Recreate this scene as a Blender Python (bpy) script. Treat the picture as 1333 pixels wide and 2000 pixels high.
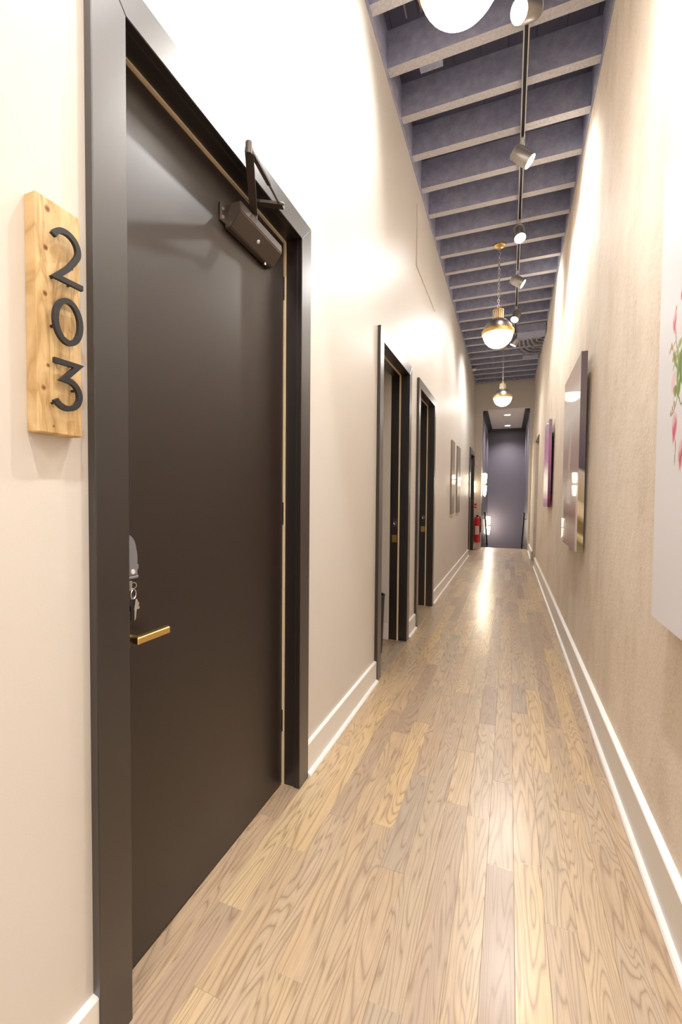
import bpy, bmesh, math, random
from mathutils import Vector, Matrix
for o in list(bpy.data.objects): bpy.data.objects.remove(o)
S = bpy.context.scene
COL = S.collection
rnd = random.Random(7)
PI = math.pi

# ------------------------------------------------------------------ camera, world, exposure
YAW, PITCH, ROLL, FPX, HCAM = 0.372621405, -0.0315815624, 0.00847683323, 840.71, 1.32
f_ = Vector((-math.sin(YAW)*math.cos(PITCH), math.cos(YAW)*math.cos(PITCH), math.sin(PITCH)))
r_ = Vector((math.cos(YAW), math.sin(YAW), 0)); u_ = r_.cross(f_)
cr, sr = math.cos(ROLL), math.sin(ROLL)
R_, U_ = cr*r_+sr*u_, -sr*r_+cr*u_
cam = bpy.data.cameras.new('camera'); camo = bpy.data.objects.new('camera', cam); COL.objects.link(camo)
cam.sensor_fit = 'VERTICAL'; cam.sensor_height = 36; cam.sensor_width = 24; cam.lens = FPX*36/2000
cam.clip_start = 0.02
M = Matrix((R_, U_, -f_)).transposed().to_4x4(); M.translation = (0, 0, HCAM)
camo.matrix_world = M
S.camera = camo
wd = bpy.data.worlds.new('world'); S.world = wd; wd.use_nodes = True
wd.node_tree.nodes['Background'].inputs[0].default_value = (1.0, .95, .9, 1)
wd.node_tree.nodes['Background'].inputs[1].default_value = 0.3
vs = S.view_settings
S.display_settings.display_device = 'sRGB'
vs.view_transform = 'Standard'; vs.look = 'None'; vs.gamma = 1; vs.use_curve_mapping = False
vs.exposure = 0.82
S.cycles.use_denoising = True
S.cycles.max_bounces = 8; S.cycles.diffuse_bounces = 6; S.cycles.glossy_bounces = 4
S.cycles.sample_clamp_indirect = 6
PEND_L, SPOT_W, LENS_L = 12.0, 100.0, 60.0
COOL = (1.0, .995, .99)

# ------------------------------------------------------------------ materials
def mat(name, col, rough=.5, metal=0, spec=.5, emit=None, es=0, coat=0):
    m = bpy.data.materials.new(name); m.use_nodes = True
    b = m.node_tree.nodes['Principled BSDF']
    b.inputs['Base Color'].default_value = (*col, 1); b.inputs['Roughness'].default_value = rough
    b.inputs['Metallic'].default_value = metal; b.inputs['Specular IOR Level'].default_value = spec
    b.inputs['Coat Weight'].default_value = coat
    if emit: b.inputs['Emission Color'].default_value = (*emit, 1); b.inputs['Emission Strength'].default_value = es
    return m
def N(m, t, **kw):
    n = m.node_tree.nodes.new(t)
    for k, v in kw.items():
        if k in n.inputs: n.inputs[k].default_value = v
        else: setattr(n, k, v)
    return n
def lk(m, a, b): m.node_tree.links.new(a, b)
def bsdf(m): return m.node_tree.nodes['Principled BSDF']
def ramp(m, fac, stops):
    r = N(m, 'ShaderNodeValToRGB'); e = r.color_ramp.elements
    while len(e) < len(stops): e.new(.5)
    for i, (p, c) in enumerate(stops): e[i].position = p; e[i].color = (*c, 1)
    lk(m, fac, r.inputs[0]); return r
def objco(m, scale=(1, 1, 1), rot=(0, 0, 0)):
    t = N(m, 'ShaderNodeTexCoord'); mp = N(m, 'ShaderNodeMapping')
    mp.inputs['Scale'].default_value = scale; mp.inputs['Rotation'].default_value = rot
    lk(m, t.outputs['Object'], mp.inputs[0]); return mp.outputs[0]
def noise(m, co, sc, det=3, rough=.5, dist=0):
    n = N(m, 'ShaderNodeTexNoise'); n.inputs['Scale'].default_value = sc; n.inputs['Detail'].default_value = det
    n.inputs['Roughness'].default_value = rough; n.inputs['Distortion'].default_value = dist
    lk(m, co, n.inputs['Vector']); return n.outputs['Fac']
def bump(m, h, st, dist=.002, prev=None):
    b = N(m, 'ShaderNodeBump'); b.inputs['Strength'].default_value = st; b.inputs['Distance'].default_value = dist
    lk(m, h, b.inputs['Height'])
    if prev is not None: lk(m, prev, b.inputs['Normal'])
    lk(m, b.outputs[0], bsdf(m).inputs['Normal']); return b.outputs[0]
def mixc(m, fac, a, b, mode='MIX'):
    x = N(m, 'ShaderNodeMix', data_type='RGBA', blend_type=mode)
    for v, i in ((fac, 0), (a, 6), (b, 7)):
        if isinstance(v, (int, float)): x.inputs[i].default_value = v
        elif isinstance(v, tuple): x.inputs[i].default_value = (*v, 1)
        else: lk(m, v, x.inputs[i])
    return x.outputs[2]
def mth(m, op, a, b=0.0, c=0.0):
    x = N(m, 'ShaderNodeMath', operation=op)
    for i, v in enumerate((a, b, c)):
        if isinstance(v, (int, float)): x.inputs[i].default_value = v
        else: lk(m, v, x.inputs[i])
    return x.outputs[0]

PAINT = mat('beige_paint', (.68, .635, .58), .45, spec=.4)
co = objco(PAINT); bump(PAINT, noise(PAINT, co, 260, 2), .12, .001)
lk(PAINT, ramp(PAINT, noise(PAINT, co, 1.3, 3), [(.3, (.67, .63, .575)), (.7, (.69, .645, .59))]).outputs[0], bsdf(PAINT).inputs[0])

PLASTER = mat('tan_plaster', (.63, .50, .37), .75, spec=.25)
co = objco(PLASTER)
n1 = noise(PLASTER, objco(PLASTER, (1, 1.6, .8)), 2.2, 6, .62); n2 = noise(PLASTER, co, 80, 2, .5); n3 = noise(PLASTER, co, 9, 4, .55)
lk(PLASTER, ramp(PLASTER, mth(PLASTER, 'ADD', mth(PLASTER, 'MULTIPLY', n1, .65), mth(PLASTER, 'MULTIPLY', n2, .35)),
    [(.32, (.68, .58, .465)), (.5, (.83, .725, .605)), (.68, (.88, .785, .68))]).outputs[0], bsdf(PLASTER).inputs[0])
b1 = bump(PLASTER, n3, .4, .012); bump(PLASTER, n2, .38, .003, b1)

CREAM = mat('cream_trim_paint', (.80, .765, .72), .35)
BLACK = mat('black_brown_trim_paint', (.010, .0055, .0045), .36, spec=.55, coat=1.0)
bsdf(BLACK).inputs['Coat Roughness'].default_value = .36
co = objco(BLACK); bump(BLACK, noise(BLACK, co, 220, 3), .10, .001)
DOORM = mat('black_brown_door_paint', (.012, .0050, .0030), .38, spec=.45, coat=.6)
bsdf(DOORM).inputs['Coat Roughness'].default_value = .38
co = objco(DOORM); nd = noise(DOORM, co, 240, 3)
bump(DOORM, nd, .14, .001)
lk(DOORM, ramp(DOORM, noise(DOORM, objco(DOORM, (1, 1, .25)), 3, 5, .6), [(.35, (.37,)*3), (.7, (.44,)*3)]).outputs[0], bsdf(DOORM).inputs['Roughness'])
SEAL = mat('tan_smoke_seal', (.72, .58, .39), .6)
BRASS = mat('brushed_brass', (.80, .55, .20), .28, 1)
co = objco(BRASS, (1, 40, 1)); bump(BRASS, noise(BRASS, co, 30, 2), .05, .0005)
BRONZE = mat('dark_bronze_metal', (.40, .38, .37), .34, 1)
CLOSER = mat('bronze_painted_metal', (.085, .066, .055), .42, .35)
BLKMET = mat('matte_black_metal', (.022, .021, .022), .5, spec=.4)
CHROME = mat('satin_nickel', (.74, .75, .78), .26, 1)
TRACKM = mat('white_grey_track_metal', (.55, .53, .52), .35, .3)
CANM = mat('brushed_nickel_can', (.50, .48, .46), .34, .85)
JOIST = mat('dusty_black_joist_paint', (.075, .066, .078), .75, spec=.3)
co = objco(JOIST); nj = noise(JOIST, co, 14, 6, .65)
lk(JOIST, ramp(JOIST, nj, [(.35, (.27, .28, .39)), (.62, (.36, .37, .49)), (.78, (.46, .46, .54))]).outputs[0], bsdf(JOIST).inputs[0])
bump(JOIST, nj, .4, .006)
BOUNCE = mat('grey_joist_floor_bounce', (.19, .18, .185), .8, spec=.2)  # speckled grey joist undersides, floor-bounce brightness put into the colour
co = objco(BOUNCE); nw = noise(BOUNCE, co, 60, 5, .7)
lk(BOUNCE, ramp(BOUNCE, nw, [(.3, (.40, .39, .42)), (.6, (.57, .55, .57))]).outputs[0], bsdf(BOUNCE).inputs[0]); bump(BOUNCE, nw, .4, .003)
DECK = mat('black_ceiling_deck', (.10, .10, .15), .8, spec=.2)
co = objco(DECK, (6, .6, 1)); bump(DECK, noise(DECK, co, 6, 5), .5, .005)
STAIRP = mat('dark_purple_grey_paint', (.115, .105, .138), .5, spec=.4)
WHITEP = mat('white_ceiling_paint', (.78, .72, .66), .6)
CROWN = mat('black_crown_paint', (.03, .028, .034), .45)
GREYP = mat('grey_plastic', (.19, .19, .215), .42)
REDP = mat('gloss_red_paint', (.60, .006, .012), .25, coat=.5)
LABELW = mat('white_label', (.80, .72, .70), .5)
WHITEPL = mat('white_plastic', (.80, .76, .70), .4)
PANELM = mat('grey_brown_panel', (.26, .225, .19), .4)
CABLE = mat('grey_conduit', (.30, .28, .29), .5, .2)
GLOBE = mat('lit_frosted_glass', (.9, .88, .82), .3, emit=(1, .975, .94), es=PEND_L)
LENS = mat('lit_spot_lens', (.9, .9, .9), .3, emit=(1, .92, .80), es=LENS_L)
SHADE = mat('lit_sconce_glass', (.9, .85, .75), .3, emit=(1, .80, .52), es=6)
SHADEB = mat('bright_sconce_glass', (.9, .85, .75), .3, emit=(1, .86, .66), es=42)
DOWN = mat('lit_downlight', (.9, .88, .85), .3, emit=(1, .90, .78), es=30)

# oak planks: one material, varied per plank through Object Info
OAK = mat('oiled_oak_plank', (.5, .36, .22), .32, spec=.5, coat=.75)
bsdf(OAK).inputs['Coat Roughness'].default_value = .25
oi = N(OAK, 'ShaderNodeObjectInfo'); tc = N(OAK, 'ShaderNodeTexCoord')
rv = N(OAK, 'ShaderNodeVectorMath', operation='SCALE'); rv.inputs[0].default_value = (7.3, 91.7, 3.1)
lk(OAK, oi.outputs['Random'], rv.inputs['Scale'])
av = N(OAK, 'ShaderNodeVectorMath', operation='ADD'); lk(OAK, tc.outputs['Object'], av.inputs[0]); lk(OAK, rv.outputs[0], av.inputs[1])
mp = N(OAK, 'ShaderNodeMapping'); mp.inputs['Scale'].default_value = (9.0, .80, 1); lk(OAK, av.outputs[0], mp.inputs[0])
field = noise(OAK, mp.outputs[0], 1.3, 2.0, .42, .3)
freq = mth(OAK, 'MULTIPLY_ADD', mth(OAK, 'FRACT', mth(OAK, 'MULTIPLY', oi.outputs['Random'], 7.13)), 34.0, 26.0)
rings = mth(OAK, 'PINGPONG', mth(OAK, 'MULTIPLY', field, freq), 1.0)
ringl = ramp(OAK, rings, [(0, (0, 0, 0)), (.55, (.12,)*3), (.80, (.45,)*3), (1, (1, 1, 1))]).outputs[0]
mp2 = N(OAK, 'ShaderNodeMapping'); mp2.inputs['Scale'].default_value = (260, 7, 1); lk(OAK, av.outputs[0], mp2.inputs[0])
pores = noise(OAK, mp2.outputs[0], 1, 3, .7)
mp3 = N(OAK, 'ShaderNodeMapping'); mp3.inputs['Scale'].default_value = (14, 2.2, 1); lk(OAK, av.outputs[0], mp3.inputs[0])
blot = noise(OAK, mp3.outputs[0], 1, 4, .6)
tone = ramp(OAK, oi.outputs['Random'], [(0, (.53, .375, .22)), (.16, (.41, .295, .20)), (.32, (.58, .425, .245)), (.48, (.34, .235, .16)), (.62, (.50, .37, .24)), (.74, (.39, .305, .22)), (.88, (.61, .425, .22)), (1, (.46, .33, .215))]).outputs[0]
c1 = mixc(OAK, mth(OAK, 'MULTIPLY', ringl, .68), tone, (.20, .12, .065))
c2 = mixc(OAK, mth(OAK, 'MULTIPLY', ramp(OAK, pores, [(.46, (0,)*3), (.70, (1,)*3)]).outputs[0], .36), c1, (.24, .155, .09))
c3 = mixc(OAK, mth(OAK, 'MULTIPLY', ramp(OAK, blot, [(.52, (0,)*3), (.74, (1,)*3)]).outputs[0], .38), c2, (.30, .235, .18))
lk(OAK, c3, bsdf(OAK).inputs[0])
lk(OAK, ramp(OAK, blot, [(.3, (.34,)*3), (.7, (.44,)*3)]).outputs[0], bsdf(OAK).inputs['Roughness'])
bump(OAK, mth(OAK, 'ADD', mth(OAK, 'MULTIPLY', pores, .6), mth(OAK, 'MULTIPLY', rings, -.3)), .10, .0012)
GAP = mat('dark_floor_joint', (.10, .065, .04), .8)

# knotty pine for the number board
PINE = mat('knotty_pine', (.62, .42, .19), .55)
co = objco(PINE, (1, 7, .9)); fld = noise(PINE, co, 5, 3, .5, .6)
rg = mth(PINE, 'PINGPONG', mth(PINE, 'MULTIPLY', fld, 9), 1)
base = ramp(PINE, rg, [(0, (.74, .53, .27)), (.6, (.66, .45, .205)), (1, (.50, .31, .125))]).outputs[0]
bl = ramp(PINE, noise(PINE, objco(PINE, (1, 3, 1)), 9, 4, .6), [(.45, (0,)*3), (.7, (1,)*3)]).outputs[0]
base = mixc(PINE, mth(PINE, 'MULTIPLY', bl, .45), base, (.44, .27, .12))
lk(PINE, base, bsdf(PINE).inputs[0]); bump(PINE, fld, .15, .002)
KNOT = mat('pine_knot', (.20, .085, .03), .6)
KNOTR = mat('pine_knot_ring', (.40, .21, .08), .6)

# printed canvases: colours of the print come from a per-face colour attribute
def printmat(name, rough=.4, coat=.15):
    m = mat(name, (.5, .5, .5), rough, coat=coat)
    a = N(m, 'ShaderNodeVertexColor'); a.layer_name = 'print'
    lk(m, a.outputs[0], bsdf(m).inputs[0])
    bump(m, noise(m, objco(m), 700, 1), .05, .0004); return m
PRINT = printmat('canvas_print'); PRINTG = printmat('glossy_print', .52, .05)
_pl = tuple(((x/255+.055)/1.055)**2.4 for x in (238, 237, 241))
CANVAS = mat('white_canvas', _pl, .5); bump(CANVAS, noise(CANVAS, objco(CANVAS), 600, 1), .05, .0004)
ROSEP = printmat('rose_print', .5, 0)

# ------------------------------------------------------------------ mesh helpers
def obj(name, bm, m, parent=None, org=None, smooth=False, stuff=False):
    bmesh.ops.recalc_face_normals(bm, faces=bm.faces)
    me = bpy.data.meshes.new(name)
    if org is None:
        if parent is not None: org = Vector((0, 0, 0))
        else:
            xs = [v.co for v in bm.verts]
            org = Vector(((min(v.x for v in xs)+max(v.x for v in xs))/2, (min(v.y for v in xs)+max(v.y for v in xs))/2, min(v.z for v in xs)))
    base = world(parent) if parent is not None else Vector((0, 0, 0))
    org = Vector(org)
    if parent is not None and org.length == 0: org = base.copy()
    bmesh.ops.translate(bm, verts=bm.verts, vec=-org)
    if smooth:
        for f in bm.faces: f.smooth = True
    bm.to_mesh(me); bm.free()
    for x in (m if isinstance(m, (list, tuple)) else [m]): me.materials.append(x)
    if smooth:
        try: me.set_sharp_from_angle(angle=math.radians(38))
        except Exception: pass
    o = bpy.data.objects.new(name, me); COL.objects.link(o)
    o.location = org-base
    if parent is not None: o.parent = parent
    if stuff: o['kind'] = 'stuff'
    return o
def world(o):
    v = Vector((0, 0, 0))
    while o is not None: v += o.location; o = o.parent
    return v
def tag(o, label, cat, group=None, kind=None):
    o['label'] = label; o['category'] = cat
    if group: o['group'] = group
    if kind: o['kind'] = kind
    return o
def thing(name, label, cat, loc, group=None, kind=None):
    o = bpy.data.objects.new(name, None); COL.objects.link(o); o.location = loc; o.empty_display_size = .05
    return tag(o, label, cat, group, kind)
def struct(name, bm, m, label=None, cat=None, parent=None, **k):
    o = obj(name, bm, m, parent, **k)
    if parent is None:
        o['kind'] = 'structure'
        if label: tag(o, label, cat)
    return o
def B(): return bmesh.new()
def box(bm, x0, x1, y0, y1, z0, z1, bev=0, mi=0):
    n0 = len(bm.faces)
    vs_ = [bm.verts.new((x, y, z)) for x in (x0, x1) for y in (y0, y1) for z in (z0, z1)]
    q = [(0, 1, 3, 2), (4, 6, 7, 5), (0, 4, 5, 1), (2, 3, 7, 6), (0, 2, 6, 4), (1, 5, 7, 3)]
    fs = [bm.faces.new([vs_[i] for i in a]) for a in q]
    for f in fs: f.material_index = mi
    if bev:
        es = list({e for f in fs for e in f.edges})
        r = bmesh.ops.bevel(bm, geom=es, offset=bev, segments=1, affect='EDGES', profile=.5)
        for f in r['faces']: f.material_index = mi
    return bm
def bx(*a, **k): return box(B(), *a, **k)
def prism(bm, pts, ax, a, b, mi=0):
    """extrude a 2-D outline along axis ax (0 x: pts=(y,z); 1 y: pts=(x,z); 2 z: pts=(x,y))"""
    def P(p, t): return {0: (t, p[0], p[1]), 1: (p[0], t, p[1]), 2: (p[0], p[1], t)}[ax]
    A = [bm.verts.new(P(p, a)) for p in pts]; C = [bm.verts.new(P(p, b)) for p in pts]
    fs = [bm.faces.new(A), bm.faces.new(C[::-1])]
    n = len(pts)
    for i in range(n): fs.append(bm.faces.new([A[i], C[i], C[(i+1) % n], A[(i+1) % n]]))
    for f in fs: f.material_index = mi
    return bm
def tube(bm, pts, r, seg=8, mi=0, caps=True):
    pts = [Vector(p) for p in pts]; rs = r if isinstance(r, (list, tuple)) else [r]*len(pts)
    rings = []; up = None
    for i, p in enumerate(pts):
        t = (pts[min(i+1, len(pts)-1)]-pts[max(i-1, 0)]).normalized()
        if up is None: up = Vector((0, 0, 1)) if abs(t.z) < .9 else Vector((1, 0, 0))
        a = t.cross(up).normalized(); b = t.cross(a).normalized(); up = b.cross(t) if False else up
        rings.append([bm.verts.new(p+rs[i]*(a*math.cos(2*PI*k/seg)+b*math.sin(2*PI*k/seg))) for k in range(seg)])
    fs = []
    for i in range(len(rings)-1):
        for k in range(seg):
            fs.append(bm.faces.new([rings[i][k], rings[i][(k+1) % seg], rings[i+1][(k+1) % seg], rings[i+1][k]]))
    if caps: fs += [bm.faces.new(rings[0]), bm.faces.new(rings[-1][::-1])]
    for f in fs: f.material_index = mi
    return bm
def lathe(bm, prof, c, seg=32, axis=None, mi=0):
    """prof: (radius, height) along axis from c"""
    ax = Vector(axis).normalized() if axis is not None else Vector((0, 0, 1))
    h = Vector((1, 0, 0)) if abs(ax.x) < .8 else Vector((0, 1, 0))
    a = ax.cross(h).normalized(); b = ax.cross(a).normalized(); c = Vector(c)
    rings = []
    for r, z in prof:
        if r < 1e-6: rings.append([bm.verts.new(c+ax*z)])
        else: rings.append([bm.verts.new(c+ax*z+r*(a*math.cos(2*PI*k/seg)+b*math.sin(2*PI*k/seg))) for k in range(seg)])
    for A, C in zip(rings, rings[1:]):
        for k in range(seg):
            q = [A[k % len(A)], A[(k+1) % len(A)], C[(k+1) % len(C)], C[k % len(C)]]
            q = [v for i, v in enumerate(q) if v not in q[:i]]
            if len(q) > 2:
                f = bm.faces.new(q); f.material_index = mi
    return bm
def torus(bm, c, R, r, ax, seg=14, cs=6, sx=1.0):
    ax = Vector(ax).normalized(); h = Vector((0, 0, 1)) if abs(ax.z) < .8 else Vector((1, 0, 0))
    b = h; a = ax.cross(b).normalized(); b = a.cross(ax).normalized(); c = Vector(c)
    rings = []
    for i in range(seg):
        t = 2*PI*i/seg; d = a*math.cos(t)*sx+b*math.sin(t); o = a*math.cos(t)+b*math.sin(t)
        rings.append([bm.verts.new(c+d*R+(o*math.cos(2*PI*k/cs)+ax*math.sin(2*PI*k/cs))*r) for k in range(cs)])
    for i in range(seg):
        A, C = rings[i], rings[(i+1) % seg]
        for k in range(cs): bm.faces.new([A[k], A[(k+1) % cs], C[(k+1) % cs], C[k]])
    return bm
def ribbon(bm, pts, w, x0, x1):
    """constant width stroke along a (y,z) polyline, extruded x0..x1"""
    P = [Vector(p) for p in pts]; L, Rr = [], []
    for i, p in enumerate(P):
        d0 = (p-P[i-1]).normalized() if i else (P[1]-p).normalized()
        d1 = (P[i+1]-p).normalized() if i < len(P)-1 else d0
        n0 = Vector((-d0.y, d0.x)); n1 = Vector((-d1.y, d1.x)); mt = (n0+n1).normalized()
        k = w/2/max(.42, mt.dot(n0)); L.append(p+mt*k); Rr.append(p-mt*k)
    for i in range(len(P)-1):
        prism(bm, [L[i], L[i+1], Rr[i+1], Rr[i]], 0, x0, x1)
    bmesh.ops.remove_doubles(bm, verts=bm.verts, dist=1e-5)
    # drop the inner walls between the segments
    seen = {}
    for f in list(bm.faces):
        k = frozenset(f.verts); seen.setdefault(k, []).append(f)
    bmesh.ops.delete(bm, geom=[f for fs in seen.values() if len(fs) > 1 for f in fs], context='FACES_ONLY')
    return bm

# ------------------------------------------------------------------ room constants
XL, XT = -.885, -.862            # left wall face, casing face
ZC = 4.38                        # underside of the joists
YB, YE = -4.0, 12.1              # back wall, end wall
YS = 12.5                        # top of the stairs
def XR(z): return .50+.0103*z    # the old right wall leans out a little
X203 = dict(a=.697, b=1.807); X2 = dict(a=2.945, b=3.992); X3 = dict(a=4.336, b=5.405); X4 = dict(a=10.476, b=11.80)
CW = .092
ZH = 2.54

# ------------------------------------------------------------------ floor with single planks
floor = thing('floor', 'oak strip floor of varied honey and grey-brown planks', 'floor', (0, 0, 0), kind='structure')
obj('subfloor', bx(-1.06, .70, YB-.1, YS, -.06, -.020), GAP, floor)
PW = .090
def plank_mesh(bm, x0, x1, y0, y1, z):
    g = .00015; c = .0007
    x0 += g; x1 -= g; y0 += g; y1 -= g
    lo = [(x0, y0), (x1, y0), (x1, y1), (x0, y1)]; hi = [(x0+c, y0+c), (x1-c, y0+c), (x1-c, y1-c), (x0+c, y1-c)]
    A = [bm.verts.new((*p, -.02)) for p in lo]; Bv = [bm.verts.new((*p, z-c*.5)) for p in lo]; C = [bm.verts.new((*p, z)) for p in hi]
    bm.faces.new(C)
    for i in range(4):
        j = (i+1) % 4
        bm.faces.new([A[i], A[j], Bv[j], Bv[i]]); bm.faces.new([Bv[i], Bv[j], C[j], C[i]])
    return bm
nrow = 18; xs0 = -1.04
rest = B()
for i in range(nrow):
    x0 = xs0+i*PW; x1 = x0+PW
    y = .35-rnd.random()*.6
    while y < YS-.03:
        L = rnd.choice((rnd.uniform(.35, .75), rnd.uniform(.7, 1.45), rnd.uniform(.8, 1.3)))
        y1 = y+L
        if YS-.03-y1 < .3: y1 = YS-.03
        p = obj('plank', plank_mesh(B(), x0, x1, y, y1, rnd.uniform(-.0003, .0003)), OAK, floor, org=((x0+x1)/2, (y+y1)/2, 0))
        y = y1
    y = .35-.6
    plank_mesh(rest, x0, x1, YB, -.26, 0)
    y2 = YB
obj('planks_behind', rest, OAK, floor, stuff=True)
obj('stair_nosing', bx(-.70, .46, YS-.03, YS+.03, -.03, .001, bev=.004), OAK, floor)
obj('room_floor', bx(-2.6, -1.04, 2.0, 6.3, -.02, 0), OAK, floor)

# ------------------------------------------------------------------ walls
def wall_left_mesh():
    bm = B(); x0 = -1.035
    segs = []; y = YB
    for d in (X203, X2, X3, X4):
        a, b = d['a']+.06, d['b']-.06
        box(bm, x0, XL, y, a, -.02, ZC); box(bm, x0, XL, a, b, ZH-.06, ZC); y = b
    box(bm, x0, XL, y, YE+.15, -.02, ZC)
    return bm
wl = struct('wall_left', wall_left_mesh(), PAINT, 'smooth beige painted corridor wall carrying the black doors', 'wall')
box_bm = B()
def wr(bm, y0, y1, z0, z1, t=.16):
    prism(bm, [(XR(z0), z0), (XR(z1), z1), (.70+t, z1), (.70+t, z0)], 1, y0, y1)
wr(box_bm, YB, 9.29, -.02, ZC); wr(box_bm, 9.29, 10.40, 2.60, ZC); wr(box_bm, 10.40, YS+3.4, -3, ZC)
struct('wall_right', box_bm, PLASTER, 'rough tan plaster wall hung with three canvases', 'wall')
# end wall with a tall opening to the stairwell
SX0, SX1, SH = -.705, .455, 3.70
bm = B(); box(bm, XL-.15, SX0, YE, YE+.15, -.02, ZC+.3); box(bm, SX1, .70, YE, YE+.15, -.02, ZC+.3); box(bm, SX0, SX1, YE, YE+.15, SH, ZC+.3)
struct('wall_end', bm, PAINT, 'beige end wall around the tall opening to the stairwell', 'wall')
struct('wall_back', bx(-1.04, .75, YB-.15, YB, -.02, ZC+.3), PAINT, 'beige wall closing the corridor behind the viewer', 'wall')
# doorway niche in the right wall
bm = B(); box(bm, .50, .72, 9.29, 10.40, 2.596, 2.60); 
nd_ = thing('door_5', 'unlit doorway recess in the right wall past the purple canvas', 'doorway', (.56, 9.85, 0), kind='structure')
obj('soffit', bx(.512, .75, 9.29, 10.40, 2.585, 2.602), BLACK, nd_)
obj('door_leaf', bx(.70, .745, 9.29, 10.40, 0, 2.585), DOORM, nd_)
# rooms behind the open doors
def shell(name, y0, y1, label):
    bm = B(); x0, x1 = -2.5, -1.035
    box(bm, x0-.05, x0, y0, y1, 0, 2.9); box(bm, x0, x1, y0-.05, y0, 0, 2.9); box(bm, x0, x1, y1, y1+.05, 0, 2.9); box(bm, x0, x1, y0, y1, 2.85, 2.9)
    return struct(name, bm, PAINT, label, 'wall')
shell('wall_room', 2.2, 3.90, 'beige room walls seen through the second doorway')
shell('wall_room', 4.2, 5.60, 'beige room walls behind the third doorway')
struct('baseboard_room', bx(-2.5, -1.035, 3.884, 3.90, 0, .15, bev=.003), CREAM, 'cream baseboard inside the room of the second doorway', 'baseboard')
# shallow access panel high on the left wall
obj('access_panel', bx(XL, XL+.012, 4.20, 5.3, 3.575, 4.16, bev=.002), PAINT, wl)

# ------------------------------------------------------------------ ceiling: deck, joists
ceil = thing('ceiling', 'open ceiling of dusty black joists under a black deck', 'ceiling', (0, 0, ZC), kind='structure')
for k in range(9):
    x0 = -1.03+k*.192
    obj('deck_board', bx(x0+.0005, x0+.1915, YB-.1, YE+.2, ZC+.26, ZC+.30, bev=.004), DECK, ceil)
obj('deck_backing', bx(-1.06, .75, YB-.2, YE+.2, ZC+.299, ZC+.33), DECK, ceil)
y = 3.126-.4234*17
while y < YE-.05:
    t = .072+rnd.uniform(-.004, .004)
    a = rnd.uniform(-.006, .006)
    bm = B(); b0, b1 = y-t, y
    box(bm, -.90, .575, b0, b1, ZC+rnd.uniform(-.004, .004), ZC+.262)
    for v in bm.verts: v.co.y += a*(v.co.x+.17)
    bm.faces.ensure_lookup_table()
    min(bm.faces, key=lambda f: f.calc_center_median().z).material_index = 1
    obj('joist', bm, [JOIST, BOUNCE], ceil)
    y += .4234
obj('edge_strip', bx(-.885, -.868, YB, YE, ZC-.012, ZC+.262), JOIST, ceil)
obj('edge_strip', bx(-.90, .56, YE-.02, YE, ZC+.01, ZC+.262), JOIST, ceil)
obj('edge_strip', bx(.532, .56, YB, YE, ZC-.004, ZC+.262), JOIST, ceil)
# a few blocks and cables between the joists
obj('blocking', bx(-.70, -.45, 2.72, 2.76, ZC+.16, ZC+.26), JOIST, ceil)
obj('blocking', bx(-.66, -.50, 3.16, 3.21, ZC+.03, ZC+.15), JOIST, ceil)
obj('cable', tube(B(), [(-.72, 2.70+.05*i, ZC+.235) for i in range(7)], .006, 6), CABLE, ceil)
obj('cable', tube(B(), [(-.62, 2.70+.05*i, ZC+.24) for i in range(7)], .006, 6), CABLE, ceil)
loop = [(-.52, 3.08, ZC+.2), (-.50, 3.085, ZC+.12), (-.43, 3.09, ZC+.075), (-.3, 3.09, ZC+.085), (-.15, 3.09, ZC+.10), (0, 3.09, ZC+.12)]
obj('cable', tube(B(), loop, .007, 6), CABLE, ceil)

# ------------------------------------------------------------------ baseboards
def baseboard(name, side, y0, y1, H, label):
    t = .018
    if side < 0: pts = [(XL, 0), (XL+t, 0), (XL+t, H-.004), (XL+t-.003, H), (XL, H+.002)]
    else: pts = [(XR(0)+.005, 0), (XR(0)-.024, 0), (XR(0)-.024, H-.004), (XR(0)-.021, H), (XR(H)+.005, H+.004)]
    o = struct(name, prism(B(), pts, 1, y0, y1), CREAM, label, 'baseboard')
    s = .019; xf = (XL+t) if side < 0 else XR(0)-.024
    q = [(xf, 0), (xf-side*s, 0), (xf-side*s, .007), (xf-side*s*.75, .014), (xf-side*.006, s), (xf, s)]
    obj('shoe_moulding', prism(B(), q, 1, y0, y1), CREAM, o)
    return o
baseboard('baseboard_left', -1, YB, X203['a'], .155, 'cream baseboard left of the big black door')
baseboard('baseboard_left', -1, X203['b'], X2['a'], .15, 'cream baseboard between the near door and the second doorway')
baseboard('baseboard_left', -1, X2['b'], X3['a'], .15, 'short cream baseboard between the second and third doorways')
baseboard('baseboard_left', -1, X3['b'], X4['a'], .15, 'long cream baseboard under the two tall grey panels')
baseboard('baseboard_left', -1, X4['b'], YE, .15, 'short cream baseboard past the farthest door')
baseboard('baseboard_right', 1, YB, 9.29, .187, 'long cream baseboard along the plaster wall')
baseboard('baseboard_right', 1, 10.40, YE, .187, 'cream baseboard at the far end of the right wall')
struct('baseboard_end', bx(.455, .50, 10.385, 10.402, 0, .187, bev=.003), CREAM, 'cream baseboard return at the doorway recess', 'baseboard')
struct('baseboard_end', bx(XL, SX0, YE-.017, YE, 0, .15, bev=.003), CREAM, 'cream baseboard under the fire extinguisher', 'baseboard')

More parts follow.
